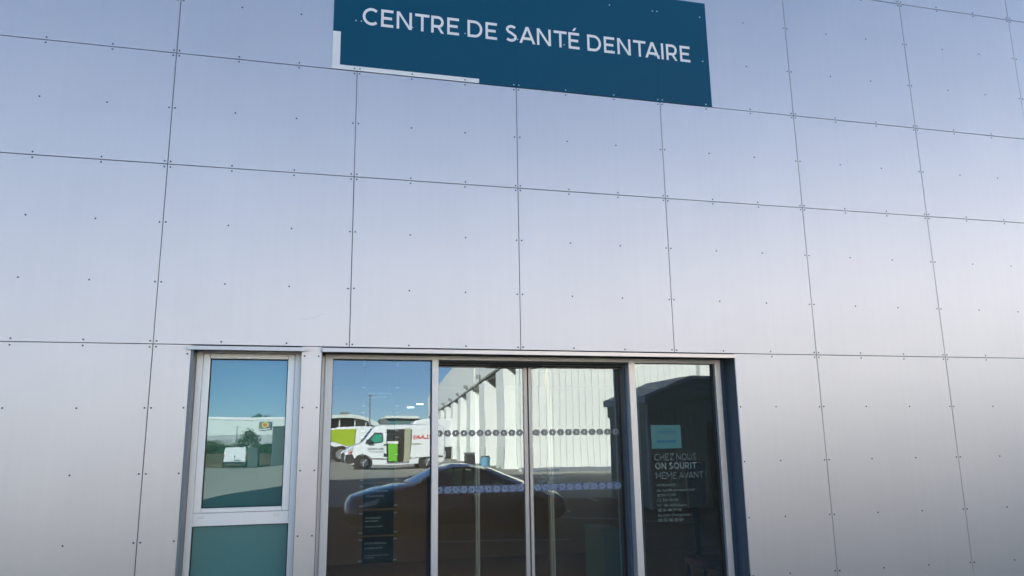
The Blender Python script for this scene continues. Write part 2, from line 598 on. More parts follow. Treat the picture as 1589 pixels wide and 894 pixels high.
def stroke_text(q, body, x0, x1, zb, cap, y, t=.165, gap=.15):
    """geometric sans capitals built from strokes, fitted between x0 and x1"""
    adv = 0.0
    pos = []
    for i, ch in enumerate(body):
        if ch == ' ':
            adv += .34
            continue
        w = glyph(ch, t)[2]
        nx_ = body[i + 1] if i + 1 < len(body) else ''
        kern = -.17 if ch + nx_ in ('TA', 'AT', 'AV', 'VA') else 0
        g_ = gap + kern + (.05 if ch in 'EHINMRDÉÊ!' else -.04 if ch in 'ATVY' else 0)
        pos.append((ch, adv))
        adv += w + g_
    tot = adv - g_
    kx = (x1 - x0) / tot
    lay = 0
    for ch, px in pos:
        L, Dg, w = glyph(ch, t)
        for pl in L:
            lay += 1
            yy = y - .00025 - .00006 * (lay % 3)
            P2 = [Vector(p) for p in pl]
            n = len(P2)
            closed = (P2[0] - P2[-1]).length < 1e-4
            b = len(q.v)
            for i in range(n):
                a = P2[i] - P2[i - 1] if i > 0 else (P2[-1] - P2[-2] if closed else P2[1] - P2[0])
                c = P2[i + 1] - P2[i] if i < n - 1 else (P2[1] - P2[0] if closed else P2[-1] - P2[-2])
                a, c = a.normalized(), c.normalized()
                na, nc = Vector((-a.y, a.x)), Vector((-c.y, c.x))
                m_ = (na + nc)
                m_ = m_.normalized() / max(.35, m_.normalized().dot(na))
                for s_ in (1, -1):
                    p = P2[i] + m_ * (t / 2) * s_
                    q.v.append((x0 + (px + p.x) * kx, yy, zb + p.y * cap))
            q.f += [(b + 2 * i, b + 2 * i + 1, b + 2 * i + 3, b + 2 * i + 2) for i in range(n - 1)]
        for (ax, az, bx, bz, tw) in Dg:
            lay += 1
            yy = y - .00025 - .00006 * (3 + lay % 3)
            b = len(q.v)
            for (x, z_) in ((ax - tw / 2, az), (ax + tw / 2, az), (bx + tw / 2, bz), (bx - tw / 2, bz)):
                x = min(max(x, 0), w) if az < 1.05 else x
                q.v.append((x0 + (px + x) * kx, yy, zb + z_ * cap))
            q.f.append((b, b + 1, b + 2, b + 3))
    return q


def gz(x, y):
    def ss(a, b, t):
        t = max(0.0, min(1.0, (t - a) / (b - a)))
        return t * t * (3 - 2 * t)
    return 0.45 * ss(-8, -2, x) * ss(-10, -21, y)


# ---------------------------------------------------------------- the ground
def sheet(name, x0, x1, y0, y1, nx, ny, m, lift=0.0, fn=gz):
    v = []
    f = []
    for j in range(ny + 1):
        for i in range(nx + 1):
            x = x0 + (x1 - x0) * i / nx
            y = y0 + (y1 - y0) * j / ny
            v.append((x, y, fn(x, y) + lift))
    for j in range(ny):
        for i in range(nx):
            a = j * (nx + 1) + i
            f.append((a, a + 1, a + nx + 2, a + nx + 1))
    o = mesh_obj(name, v, f, m, smooth=True)
    o['kind'] = 'structure'
    return o


def axis_pts(lo, hi, dlo, dhi, step):
    p = [dlo]
    while p[-1] < dhi:
        p.append(p[-1] + step)
    s = step
    while p[-1] < hi:
        s *= 1.6
        p.append(min(hi, p[-1] + s))
    s = step
    while p[0] > lo:
        s *= 1.6
        p.insert(0, max(lo, p[0] - s))
    return p


xs = axis_pts(-1500, 1500, -20, 20, 0.8)
ys = axis_pts(-1500, 1500, -40, 4, 0.8)
gv = [(x, y, gz(x, y)) for y in ys for x in xs]
gf = []
nx = len(xs)
for j in range(len(ys) - 1):
    for i in range(nx - 1):
        a = j * nx + i
        gf.append((a, a + 1, a + nx + 1, a + nx))
g = mesh_obj('ground', gv, gf, M_GROUND, smooth=True)
g['kind'] = 'structure'


def paint(name, p0, p1, w):
    p0, p1 = Vector((*p0, 0)), Vector((*p1, 0))
    d = (p1 - p0)
    n = Vector((-d.y, d.x, 0)).normalized() * w / 2
    v = []
    f = []
    K = 8
    for i in range(K + 1):
        c = p0 + d * i / K
        for s in (-1, 1):
            q = c + n * s
            v.append((q.x, q.y, gz(q.x, q.y) + 0.006))
    for i in range(K):
        f.append((2 * i, 2 * i + 1, 2 * i + 3, 2 * i + 2))
    o = mesh_obj(name, v, f, M_ROADPAINT)
    o['kind'] = 'structure'
    return o


paint('parking_line', (2.6, -11.2), (4.9, -9.2), 0.10)
paint('parking_line', (4.5, -16.0), (4.63, -13.8), 0.10)
paint('parking_line', (-0.6, -7.6), (1.7, -7.2), 0.08)

# grassy bank beyond the road, left
def bank(x, y):
    t = max(0, min(1, (-y - 66.5 - max(-6, (x + 11.4)) * 1.6) / 9.0))
    return 0.0 + 0.9 * t * t * (3 - 2 * t) + 0.14 * sin(x * 1.3) * t + 0.01
sheet('grass_bank', -34, -4.6, -100, -64, 60, 60, M_GRASS, 0.0, bank)
M_KERBSIDE = mat('dark_tarmac_walk', (0.075, 0.07, 0.062), 0.9, 0, 0.2, 5, 0.4, 60)
M_YARD = mat('sunlit_yard_tone', (0.40, 0.39, 0.32), 0.9, 0, 0.16, 0.5, 0.3, 20)  # asphalt coloured pale so the sunlit yard looks brighter
sheet('sunlit_yard', -45, 30, -63.9, -14.5, 90, 80, M_YARD, 0.008)
sheet('pavement', -1.0 - 6.5, 3.5, -1.9, -0.02, 10, 3, M_KERBSIDE, 0.012, lambda x, y: 0)

# ---------------------------------------------------------------- the clinic
clinic = thing('clinic_building', 'silver metal clad dental clinic facade with screwed panels, window and glazed entrance', 'building')
ZA, ZB, ZC, ZD, ZE = 2.313, 3.5646, 4.4014, 5.6514, 6.48
XS = [-10.0, -8.75, -7.5, -6.25, -5.0, -3.75, -2.485, -1.248, -0.016, 1.2425, 2.5, 3.764, 5.014, 6.264, 7.514, 8.764, 10.014]
GAP = 0.0028
screws = MB()
pale_screws = MB()
SIGN = (-2.671, 0.462, 4.4045, 5.375)


def cladding(x0, x1, z0, z1, rows, cols, dx0=.018, dx1=.018, dz0=.018, dz1=.018):
    pm = MB().box(x0 + GAP, x1 - GAP, 0.0, 0.012, z0 + GAP, z1 - GAP)
    jit = [random.uniform(-.0011, .0009) for _ in range(4)]       # hand fixed sheets never sit quite flush
    for vi, ji in ((0, 0), (1, 1), (4, 2), (5, 3)):
        a_ = pm.v[vi]
        pm.v[vi] = (a_[0] + jit[ji] * .5, a_[1] + jit[ji], a_[2])
    pm.build('cladding_panel', MP, clinic)
    for z in rows:
        for x in cols:
            if x < -6 or x > 5:
                continue
            jx, jz = random.uniform(-.0015, .0015), random.uniform(-.0015, .0015)
            insign = SIGN[0] < x < SIGN[1] and SIGN[2] < z < SIGN[3]
            if insign and z < 4.44 and x < -1.55:
                insign = False
                yy = -0.0065
            else:
                yy = -0.0052 if insign else -0.0022
            (pale_screws if insign else screws).cyl((x + jx, yy, z + jz),   .0062 if not insign else .0058, .003, 8, 'y')


def thirds(a, b, ins, n=3):
    return [a + ins] + [a + (b - a) * k / n for k in range(1, n)] + [b - ins]


S = 1.25 / 3
for i in range(len(XS) - 1):
    a, b = XS[i], XS[i + 1]
    cols = thirds(a, b, .020)
    cladding(a, b, ZA, ZB, thirds(ZA, ZB, .020), cols)
    cladding(a, b, ZB, ZC, thirds(ZB, ZC, .020, 2), cols)
    cladding(a, b, ZC, ZD, thirds(ZC, ZD, .020), cols)
    cladding(a, b, ZD, ZE, thirds(ZD, ZE, .020, 2), cols)
    box('cladding_panel', a + GAP, b - GAP, 0.0, 0.012, ZE + GAP, 8.23, MP, clinic)
    low = [ZA - .020, ZA - S, ZA - 2 * S, ZA - 3 * S, ZA - 4 * S, .26]
    if b <= -3.7 or a >= 1.2:
        cladding(a, b, .23, ZA, low, cols)
lowc = [ZA - .068, ZA - S, ZA - 2 * S, ZA - 3 * S, ZA - 4 * S, .26]
cladding(-3.75, -3.512, .23, ZA, [ZA - .020] + lowc[1:], [-3.73])
for z in [ZA - .063] + lowc[1:]:
    screws.cyl((-3.535, -.0022, z), .0062, .003, 8, 'y')
cladding(-2.806, -2.668, .23, ZA, lowc, [-2.784, -2.690])
cladding(.497, 1.2425, .23, ZA, lowc[1:], [.518, .83, 1.2225])
screws.cyl((.83, -.0022, ZA - .02), .0062, .003, 8, 'y')
screws.cyl((1.2225, -.0022, ZA - .02), .0062, .003, 8, 'y')
screws.build('screw_heads', M_SCREW, clinic)['kind'] = 'stuff'
# substrate behind the joints, in butted pieces round the openings
sb = MB()
sb.box(-10.3, 10.3, .0122, .19, ZA - .003, 8.24)
sb.box(-10.3, -3.512, .0122, .19, 0, ZA - .003)
sb.box(-2.800, -2.672, .0122, .19, 0, ZA - .003)
sb.box(.51, 10.3, .0122, .19, 0, ZA - .003)
sb.box(-3.512, -2.800, .0122, .19, 0, .30)
sb.build('substrate', M_BACK, clinic)
# reveals
box('window_reveal', -3.5118, -3.5, .0, .198, .30, ZA - .004, M_REVGREY, clinic)
box('window_reveal', -2.8065, -2.8005, .0125, .198, .30, ZA - .004, M_REVGREY, clinic)
box('door_reveal', .4978, .5095, .0125, .24, 0, ZA - .004, M_REVEAL, clinic)
box('door_reveal', -2.6715, -2.6645, .0125, .24, 0, ZA - .004, M_REVGREY, clinic)
box('window_sill', -3.53, -2.79, -.03, .19, .27, .30, M_FLASH, clinic, .002)
q = MB()
pr_ = [(-2.83, 2.50), (-2.80, 2.506), (-2.775, 2.498), (-2.745, 2.518), (-2.72, 2.512), (-2.69, 2.535), (-2.665, 2.548)]
for (a, b), (c, d) in zip(pr_[:-1], pr_[1:]):
    q.tube((a, .0002, b), (c, .0002, d), .0012, 4)
q.build('scratch_mark', mat('scratch', (0.42, 0.40, 0.39), 0.8), clinic)
# plinth, shell, roof, unseen taller hall shaped to cast the yard's shadow edge
box('plinth', -10.3, -2.68, -.004, .0118, 0, .225, M_PLINTH, clinic)
box('plinth', .50, 10.3, -.004, .0118, 0, .225, M_PLINTH, clinic)
box('parapet_cap', -10.35, 10.35, -.05, .3, 8.24, 8.30, M_FLASH, clinic)
sh = MB()
sh.box(-13.0, -10.3, .0, 14, 0, 8.3)
sh.box(10.3, 26.0, .0, 14, 0, 8.3)
sh.box(-10.3, 10.3, .19, 3.0, 7.9, 8.2)
sh.build('side_wing', M_FLASH, clinic)
box('shadow_casting_hall', -23.3, 30.0, 3.0, 30, 3.2, 14.2, M_FLASH, clinic)
# flashings over the openings
def flashing(x0, x1, z0, z1):
    pts = [(-.002, z1), (-.030, z1 - .004), (-.030, z0), (-.026, z0), (-.026, z1 - .010), (.10, z1 - .006), (.10, z1 - .002)]
    v = [(x0, a, b) for a, b in pts] + [(x1, a, b) for a, b in pts]
    n = len(pts)
    f = [(i, (i + 1) % n, n + (i + 1) % n, n + i) for i in range(n)] + [tuple(reversed(range(n))), tuple(range(n, 2 * n))]
    return mesh_obj('lintel_flashing', v, f, M_FLASH, clinic)
flashing(-3.530, -2.762, 2.2765, 2.306)
flashing(-2.668, .492, 2.2745, 2.306)
# soffit behind the flashing
box('soffit', -3.5, -2.8065, .013, .158, 2.299, 2.309, M_GASKET, clinic)
box('soffit', -2.664, .4975, .013, .158, 2.281, 2.309, M_GASKET, clinic)

TILT = -0.18 * pi / 180          # the glazing is a hair out of plumb


def pane(name, x0, x1, z0, z1, y, parent, m=M_GLASS, t=.006):
    """thin pane; only the outer face carries the mirror coating"""
    zc = 1.4
    w, h = (x0, x1), (z0 - zc, z1 - zc)
    v = [(w[0], 0, h[0]), (w[1], 0, h[0]), (w[1], t, h[0]), (w[0], t, h[0]), (w[0], 0, h[1]), (w[1], 0, h[1]), (w[1], t, h[1]), (w[0], t, h[1])]
    f = [(0, 1, 5, 4), (0, 3, 2, 1), (4, 5, 6, 7), (1, 2, 6, 5), (2, 3, 7, 6), (3, 0, 4, 7)]
    o = mesh_obj(name, v, f, [m, M_CLEAR], parent, fmats=[0, 1, 1, 1, 1, 1])
    o.location = (0, y, zc)
    o.rotation_euler = (-TILT, 0, 0)
    return o


# -- tall window at the left
win = frame('window', -3.4975, -2.8085, .305, 2.2985, .160, .23, .040, .040, .05, .022, M_PVC, clinic)
frame('sash', -3.4565, -2.8495, 1.2165, 2.2755, .166, .226, .047, .047, .030, .036, M_PVC, win, .003)
box('transom', -3.4575, -2.8485, .161, .229, 1.133, 1.2155, M_PVC, win, .002)
for x in (-3.405, -2.930):
    box('vent_cover', x - .019, x + .019, .154, .1615, 1.183, 1.197, M_FLASH, win, .001)
    box('vent_slot', x - .015, x + .015, .1525, .1545, 1.187, 1.193, M_PVC, win)
pane('glass_pane', -3.414, -2.892, 1.2415, 2.2445, .198, win, M_GLASSW)
gk = frame('gasket', -3.4093, -2.8967, 1.2468, 2.2393, .186, .197, .005, .005, .005, .005, M_GASKET, win, 0)
box('frosted_pane', -3.468, -2.840, .190, .198, .35, 1.1325, M_FROST, win)
frame('gasket', -3.4573, -2.8487, .3555, 1.1328, .180, .1895, .006, .006, .006, .005, M_GASKET, win, 0)
box('teal_veil_panel', -3.46, -2.85, .30, .305, .35, 2.28, M_VEIL, clinic)  # added panel behind the panes, lending the dark reflection a teal veil

# -- entrance screen
ent = MB()
ent.box(-2.664, -2.6435, .175, .23, .02, 2.272)              # slim trim strip
ent.box(-2.6425, -2.590, .160, .24, .0, 2.2805)              # left jamb
ent.box(-1.880, -1.8325, .160, .24, .0, 2.2805)              # mullion
ent.box(-.3355, -.2825, .160, .24, .0, 2.2805)               # mullion
ent.box(.4070, .4570, .160, .24, .0, 2.2805)                 # right jamb
ent.box(-2.590, -1.880, .1607, .24, 2.2480, 2.2805)
ent.box(-1.8325, -.3355, .1607, .24, 2.2500, 2.2805)
ent.box(-.2825, .4070, .1607, .24, 2.2480, 2.2805)
ent.box(-2.590, -1.880, .1607, .24, .0, .10)
ent.box(-.2825, .4070, .1607, .24, .0, .10)
ent = ent.build('entrance_frame', M_ALU, clinic, .0015)
box('jamb_trim', .4575, .4975, .178, .24, 0, 2.2805, M_REVEAL, clinic)
pane('glass_pane', -2.595, -1.875, .095, 2.253, .205, ent)
pane('glass_pane', -.2875, .412, .095, 2.253, .205, ent)
frame('gasket', -2.590, -1.8805, .10, 2.2475, .193, .2045, .004, .005, .005, .005, M_GASKET, ent, 0)
frame('gasket', -.2820, .4065, .10, 2.2475, .193, .2045, .003, .020, .005, .004, M_GASKET, ent, 0)
# operator header over the sliding leaves
hd = MB()
hd.box(-1.8320, -.3360, .215, .42, 2.236, 2.249)
hd.box(-1.8320, -.3360, .245, .42, 2.222, 2.2355)
hd.build('door_header', M_DARK, ent, .002)
box('header_rail', -1.42, -1.02, .232, .300, 2.2180, 2.2355, M_GASKET, ent)
# deep returns of the mullions
mr_ = MB()
mr_.box(-.3550, -.3360, .2405, .3050, 0, 2.235)
mr_.box(-.3450, -.3360, .3055, .40, 0, 2.235)
mr_.build('mullion_return', M_REVEAL, ent)
box('mullion_return', -1.8800, -1.8325, .2405, .40, 0, 2.25, M_REVEAL, ent)
box('threshold', -1.83, -.34, .16, .45, 0, .02, M_ALU, ent)


def hexagon_band(z, leaf, x0, x1, flat, hexm):
    q = MB()
    y = .3245
    n = int(round((x1 - x0) / .0625))
    st = (x1 - x0) / n
    for k in range(n):
        cx = x0 + st * (k + .5)
        w, h, c = st * .46, .023, .013
        o = [(cx - w, z), (cx - w + c, z + h), (cx + w - c, z + h), (cx + w, z), (cx + w - c, z - h), (cx - w + c, z - h)]
        r = .0062
        i_ = [(cx - r * .7, z), (cx - r * .55, z + r * 1.1), (cx + r * .55, z + r * 1.1), (cx + r * .7, z), (cx + r * .5, z - r), (cx - r * .5, z - r)]
        b = len(q.v)
        q.v += [(a, y, c2) for a, c2 in o] + [(a, y, c2) for a, c2 in i_]
        for j in range(6):
            q.f.append((b + j, b + (j + 1) % 6, b + 6 + (j + 1) % 6, b + 6 + j))
    q.build('hexagon_band', hexm, leaf)
    if flat:
        box('frosted_band', x0, x1, .3257, .3262, z - .027, z + .027, flat, leaf)


def leaf(x0, x1, sl, sr, name='sliding_door'):
    q = MB()
    if sl:
        q.box(x0, x0 + sl, .315, .36, .03, 2.221)
    if sr:
        q.box(x1 - sr, x1, .315, .36, .03, 2.221)
    q.box(x0 + sl, x1 - sr, .3155, .36, .03, .10)
    q.box(x0 + sl, x1 - sr, .320, .36, 2.214, 2.221)
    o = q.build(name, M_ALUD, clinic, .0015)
    pane('glass_pane', x0 + sl - .003, x1 - sr + .003, .095, 2.2165, .331, o)
    return o


l1 = leaf(-1.8315, -1.1195, 0, .030)
l2 = leaf(-1.1095, -.3465, .025, 0)
box('door_seal', -1.1190, -1.1100, .322, .35, .03, 2.221, M_GASKET, l1)
M_HEXB = film_mat('blue_hexagon_film', (0.27, 0.32, 0.42), 0.8)
hexagon_band(1.7215, l1, -1.8300, -1.1500, None, M_HEX)
hexagon_band(1.7215, l2, -1.0820, -.3700, None, M_HEX)
hexagon_band(1.3120, l1, -1.8300, -1.1500, M_BAND, M_HEXB)
hexagon_band(1.3120, l2, -1.0820, -.3700, M_BAND, M_HEXB)

# ---------------------------------------------------------------- inside the clinic
q = MB()
q.box(-6, 5, .45, 6.4, 2.56, 2.60)
q.build('interior_ceiling', M_INT, clinic)
q = MB()
q.box(-6, 5, 6.36, 6.4, .02, 2.56)
q.box(-6.04, -6, .19, 6.4, .02, 2.6)
q.box(5, 5.04, .19, 6.4, .02, 2.6)
q.box(-2.80, -2.72, .24, 2.2, .02, 2.56)
q.box(-6, 5, .19, .45, 2.56, 2.60)
q.build('interior_wall', M_INT, clinic)
box('interior_floor', -6, 5, .45, 6.36, .0, .02, M_INTFL, clinic)
vest = MB()
for x in (-1.262, -.566, .315):
    vest.box(x - .016, x - .004, 1.55, 1.62, .02, 2.4)
    vest.box(x + .004, x + .020, 1.55, 1.62, .02, 2.4)
vest.box(-2.70, -.0, 1.55, 1.62, .02, .12)
vestibule = vest.build('vestibule_door', M_PVC, clinic)
vd = thing('cabinet', 'narrow teal cabinet standing inside behind the right hand sliding door', 'cabinet', (0.45, 2.0, .02))
box('front_panel', -.36, -.16, 0, .05, 0, .77, M_COUNTER, vd)
box('worktop', -.365, -.155, -.005, .57, .7705, .785, M_COUNTER, vd)
box('side_panel', -.36, -.32, .051, .55, 0, .77, M_COUNTER, vd)
t = thing('chair', 'dark maroon high backed chair inside behind the opening hours lettering', 'chair', (1.16, 2.05, .02))
box('backrest', -.11, .11, 0, .05, .96, 1.43, M_MAROON, t, .02)
box('backrest_post', -.03, .03, .051, .08, .45, 1.1, M_PLASTIC, t)
box('seat', -.2, .2, -.42, .0, .42, .5, M_MAROON, t, .02)
for sx in (-.17, .17):
    for sy in (-.4, -.03):
        box('leg', sx - .015, sx + .015, sy - .015, sy + .015, 0, .42, M_PLASTIC, t)

# suspended light strips inside, seen faintly through the glass
for i, (x, z) in enumerate(((-1.60, 2.09), (-1.70, 2.055))):
    t = tag(box('ceiling_light', x - .036, x + .036, 3.0, 3.02, z, z + .008, M_TUBE),
            ['small lit ceiling light seen through the left door pane, the right one of the pair',
             'small lit ceiling light seen through the left door pane, the left one of the pair'][i], 'light', 'ceiling lights inside')

la = bpy.data.lights.new('ceiling_lamp_fill', 'AREA')       # added interior fill, standing in for those lit fittings, set apart from them
la.energy = 4.2
la.size = 0.8
la.color = (1.0, 0.80, 0.58)
lo = bpy.data.objects.new('ceiling_lamp_fill', la)
COL.objects.link(lo)
lo.location = (-1.4, 3.4, 2.50)
# practitioner plaques hung one below the other behind the left pane
cab = thing('plaque_cable_set', 'pair of thin steel suspension cables carrying the name plaques behind the left door pane', 'cable', (-2.245, .222, 0))
for sx in (-.120, .120):
    MB().tube((sx, 0, .6), (sx, 0, 2.246), .0013, 6).build('cable', M_STEEL, cab)
    MB().tube((sx, -.004, 2.203), (sx, -.004, 2.247), .0040, 8).build('cable_anchor', M_WHITEV, cab)
rows_ = [
    (2.050, 1.920, None, 'topmost of the seven dark name plaques, second text line bright against reflected sky',
     [('DOCTEUR LAURENT DENTAIRE', 1.00, .018), ('CHIRURGIEN DENTISTE', .80, -.010)]),
    (1.872, 1.742, None, 'second name plaque from the top behind the left door pane', []),
    (1.696, 1.575, None, 'third name plaque from the top behind the left door pane', []),
    (1.525, 1.402, None, 'fourth name plaque from the top, just above the lettered ones', []),
    (1.357, 1.225, None, 'lettered name plaque with two text lines, uppermost of the three lettered dark ones',
     [('DOCTEUR LAUGET Stéphanie', .94, .030), ('CHIRURGIEN DENTISTE', .76, -.006)]),
    (1.174, 1.045, None, 'lettered name plaque with three text lines, middle of the three lettered dark ones',
     [('DOCTEUR MASSENET', .66, .028), ('Jean Christophe', .54, .008), ('CHIRURGIEN DENTISTE', .74, -.030)]),
    (.998, .858, None, 'lowest name plaque with four text lines, small print at its foot',
     [('DOCTEUR ROMERO Monique', .90, .040), ('CHIRURGIEN DENTISTE', .76, .008), ('Centre ouvert du lundi au vendredi sur rendez-vous', 1.02, -.038), ('au premier étage', .40, -.052)]),
]
for z1, z0, _, lab, lines in rows_:
    zc = (z0 + z1) / 2
    t = thing('name_plaque', lab, 'plaque', (-2.245, .222, zc), 0, 'name plaques hung in the entrance')
    h = (z1 - z0) / 2 + .020
    box('plate', -.108, .108, .0, .004, -h + .003, h - .003, M_PLAQUE, t)
    for sx in (-.120, .120):
        for z in (z1 - zc, z0 - zc):
            box('clip', sx - .013, sx + .013, -.004, .006, z - .0035, z + .0035, M_WHITEV, t)
    if lines:
        for body, w, z in lines:
            cap = .0105 if 'Centre' not in body and 'premier' not in body else .0075
            q = MB()
            text_line(q, body, -.090, -.090 + .165 * w, z, cap, -.0006, .012)
            q.build('lettering', M_PLTEXT, t)

# lettering on the glass
q = MB()
stroke_text(q, 'CHEZ NOUS', -.138, .215, 1.496, .050, .2035, .105, .2)
w_ = tag(q.build('slogan_lettering', M_LETTER), 'thin grey slogan lettering CHEZ NOUS on the right glass pane', 'lettering')
q = MB()
stroke_text(q, 'MÊME AVANT !', -.134, .292, 1.357, .048, .2035, .105, .2)
w_ = tag(q.build('slogan_lettering', M_LETTER), 'thin grey slogan lettering MÊME AVANT ! on the right glass pane', 'lettering')
q = MB()
stroke_text(q, 'ON SOURIT', -.136, .216, 1.429, .050, .2035, .2, .15)
tag(q.build('slogan_lettering', M_LETTER), 'bold grey slogan lettering ON SOURIT on the right glass pane', 'lettering')
q = MB()
z = 1.299
hours = [('HORAIRES', .160, 0), ('du lundi au vendredi :', .335, 0), ('8.30-12.00', .155, 0), ('13.30-18.45', .170, 0),
         ('N° de téléphone', .245, 0), ('02 51 44 19 53', .195, .02), ("En cas d'urgence", .265, 0), ('02 51 46 28 63', .205, .02)]
for i, (s_, w, b_) in enumerate(hours):
    text_line(q, s_, -.131, -.131 + w, z - i * .0369, .0205, .2035, b_, .0005)
tag(q.build('opening_hours_lettering', M_LETTER), 'small grey opening hours and telephone lettering under the slogan on the right pane', 'lettering')
q = MB()
for i, (s_, w) in enumerate((('02 51 44 19 53', .17), ("En cas d'urgence", .215), ('02 51 46 28 63', .175))):
    text_line(q, s_, -1.045, -1.045 + w, 1.425 - i * .036, .020, .3245, 0.01, .0005)
tag(q.build('telephone_lettering', M_LETTERD), 'faint pale telephone lettering on the right hand sliding door above the lower band', 'lettering')
t = thing('parking_notice', 'blue green paper notice reading PARKING with a dark bar, taped on the right pane', 'notice', (-.031, .2105, 1.676))
t.location = (-.031, .2015, 1.676)
box('sheet', -.127, .127, .0, .0012, -.090, .090, M_PAPER, t)
q = MB()
text_line(q, 'PARKING', -.075, .085, .020, .034, -.0003, .01, .0004)
q.build('lettering', M_PAPERINK, t)
box('printed_bar', -.080, .080, -.0010, -.0003, -.047, -.026, M_PAPERINK, t)

# ---------------------------------------------------------------- the big sign
sg = thing('wall_sign', 'dark teal wall sign reading CENTRE DE SANTÉ DENTAIRE with white corner strip above the entrance', 'sign', (0, 0, 0))
cuts = [SIGN[0], -2.485, -1.248, -.016, SIGN[1]]
zt = 5.372
v0 = MB()
for a, b in zip(cuts[:-1], cuts[1:]):
    g0, g1 = (0.0004 if a != SIGN[0] else 0), (0.0004 if b != SIGN[1] else 0)
    box('sign_panel', a + g0, b - g1, -.003, .001, ZC + .0030, zt, M_TEAL, sg)
q = MB()
q.box(-2.671, -2.6135, -.0042, -.0031, ZC + .0030, 4.713)
q.box(-2.6135, -1.549, -.0042, -.0031, ZC + .0030, 4.441)
q.build('corner_strip', M_WHITEV, sg)
q = MB()
stroke_text(q, 'CENTRE DE SANTÉ DENTAIRE', -2.455, .288, 4.793, .147, -.0031, .158)
q.build('lettering', M_WHITEV, sg)
pale_screws.build('screw_heads', M_SCREWL, sg)['kind'] = 'stuff'

# ================================================================ the yard behind the photographer, mirrored in the glass
# ---------------------------------------------------------------- warehouse
RZ = math.atan2(.0883, .9961)
wh = thing('warehouse', 'tall cream warehouse with a row of dock doors between pilasters, ribbed gable on the right', 'building', (5.75, -26.1, .45), RZ)
# local axes: +x along the ribbed wall, -y along the dock wall (away); faces look to +y and -x
L_ = 75
def ribbed(name, p0, p1, z0, z1, nrm, pitch=.25, depth=.03, m=M_WH, parent=wh):
    """trapezoidal sheet between p0 and p1 (x,y) standing z0..z1"""
    p0, p1 = Vector(p0), Vector(p1)
    d = p1 - p0
    n = max(1, int(d.length / pitch))
    u = d / n
    nn = Vector(nrm) * depth
    pr = []
    for k in range(n):
        b = p0 + u * k
        pr += [b, b + u * .86, b + u * .87 - nn, b + u * .99 - nn]
    pr.append(p1)
    v = [(a.x, a.y, z0) for a in pr] + [(a.x, a.y, z1) for a in pr]
    m_ = len(pr)
    f = [(i, i + 1, m_ + i + 1, m_ + i) for i in range(m_ - 1)]
    o = mesh_obj(name, v, f, m, parent)
    return o
o = ribbed('ribbed_cladding', (0.02, 0), (26, 0), .20, 9.2, (0, 1), .29, .05)
o['kind'] = 'stuff'
box('plinth', .0, 26, -.3, .03, -.05, .20, M_PLINTH, wh)
box('corner_flashing', -.14, .02, -.10, .05, .20, 9.2, M_WH2, wh)
# dock wall
box('parapet', -.16, .3, -L_, -.11, 4.95, 7.56, M_WH2, wh)
box('roof', .3, 26, -L_, -.1, 7.2, 7.5, M_FARG, wh)
box('gable_cap', -.18, 26, -.4, .07, 9.2, 9.3, M_FARG, wh)
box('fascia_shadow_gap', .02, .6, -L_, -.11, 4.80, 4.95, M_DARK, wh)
for k in range(8):
    y0 = -(4.0 + 7.45 * k)
    box('pilaster', -.10, .72, y0 - 2.6, y0, 0, 4.80, M_WH2, wh)
    lc = ribbed('pilaster_base', (-.13, y0 - 2.62), (-.13, y0 + .02), 0, 1.05, (-1, 0), .24, -.03, M_TRIM)
    # roller door in the bay behind this pilaster
    dm = MB()
    for j in range(24):
        dm.box(.62, .66 + .02 * (j % 2), y0 - 7.45, y0 - 2.6, j * .2, j * .2 + .19)
    dm.build('roller_door', M_SHUT if k % 3 else M_DARK, wh)
dm = MB()
for j in range(24):
    dm.box(.62, .66, -4.0, -.6, j * .2, j * .2 + .19)
dm.build('roller_door', M_SHUT, wh)
ribbed('ribbed_cladding', (-.02, -.6), (-.02, 0), 0, 4.95, (-1, 0), .15, .05)
box('core', .72, 25, -L_, -.31, 0, 7.1, M_FARG, wh)

for k in range(8):
    y0 = -(4.0 + 7.45 * k)
    MB().box(-.42, -.16, y0 - 1.5, y0 - 1.1, 5.02, 5.22).box(-.24, -.16, y0 - 1.4, y0 - 1.2, 4.9, 5.02).build('flood_lamp', M_STEEL, wh)
for x in (7.9, 15.7, 23.4):
    box('downpipe', x, x + .12, .035, .13, .2, 9.2, M_TRIM, wh)
bb = thing('blue_drum', 'small blue drum standing at the foot of the cream dock wall', 'drum', (5.05, -30.0, .45))
MB().cyl((0, 0, 0), .22, .62, 16).build('body', M_BLUEBIN, bb, .02)
MB().cyl((0, 0, .621), .19, .05, 16).build('lid', M_PLASTIC, bb)
bb = thing('wheeled_bin', 'dark wheeled bin against the dock wall beside the blue drum', 'bin', (4.55, -31.0, .45))
box('body', -.22, .22, -.25, .25, .1, .75, M_PLASTIC, bb, .03)
box('lid', -.24, .24, -.28, .27, .76, .82, M_BOX, bb)

# ---------------------------------------------------------------- dark shed
sd_ = thing('shed', 'dark green shed with pale edged sloping roof reflected in the right pane', 'shed', (0, 0, 0))
pts = [(5.28, -.02), (5.28, 2.55), (6.42, 3.05), (24, 3.05), (24, -.02)]  # right end runs on unseen, added to darken the cladding's lower right
MB().prism(pts, -14.4, -12.05).build('wall', M_SHED, sd_)
ed = [(5.14, 2.60), (5.14, 2.78), (6.40, 3.26), (24.2, 3.26), (24.2, 3.19), (6.42, 3.19), (5.21, 2.74), (5.21, 2.60)]
MB().prism(ed, -14.5, -11.85).build('roof_edge', M_TRIM, sd_)
MB().prism([(5.22, 2.30), (5.22, 2.735), (6.42, 3.185), (24.2, 3.185), (24.2, 2.74), (6.5, 2.74)], -14.4, -11.9).build('fascia', M_SHED, sd_)
box('corner_trim', 5.23, 5.30, -12.1, -12.02, 0, 2.45, M_TRIM, sd_)
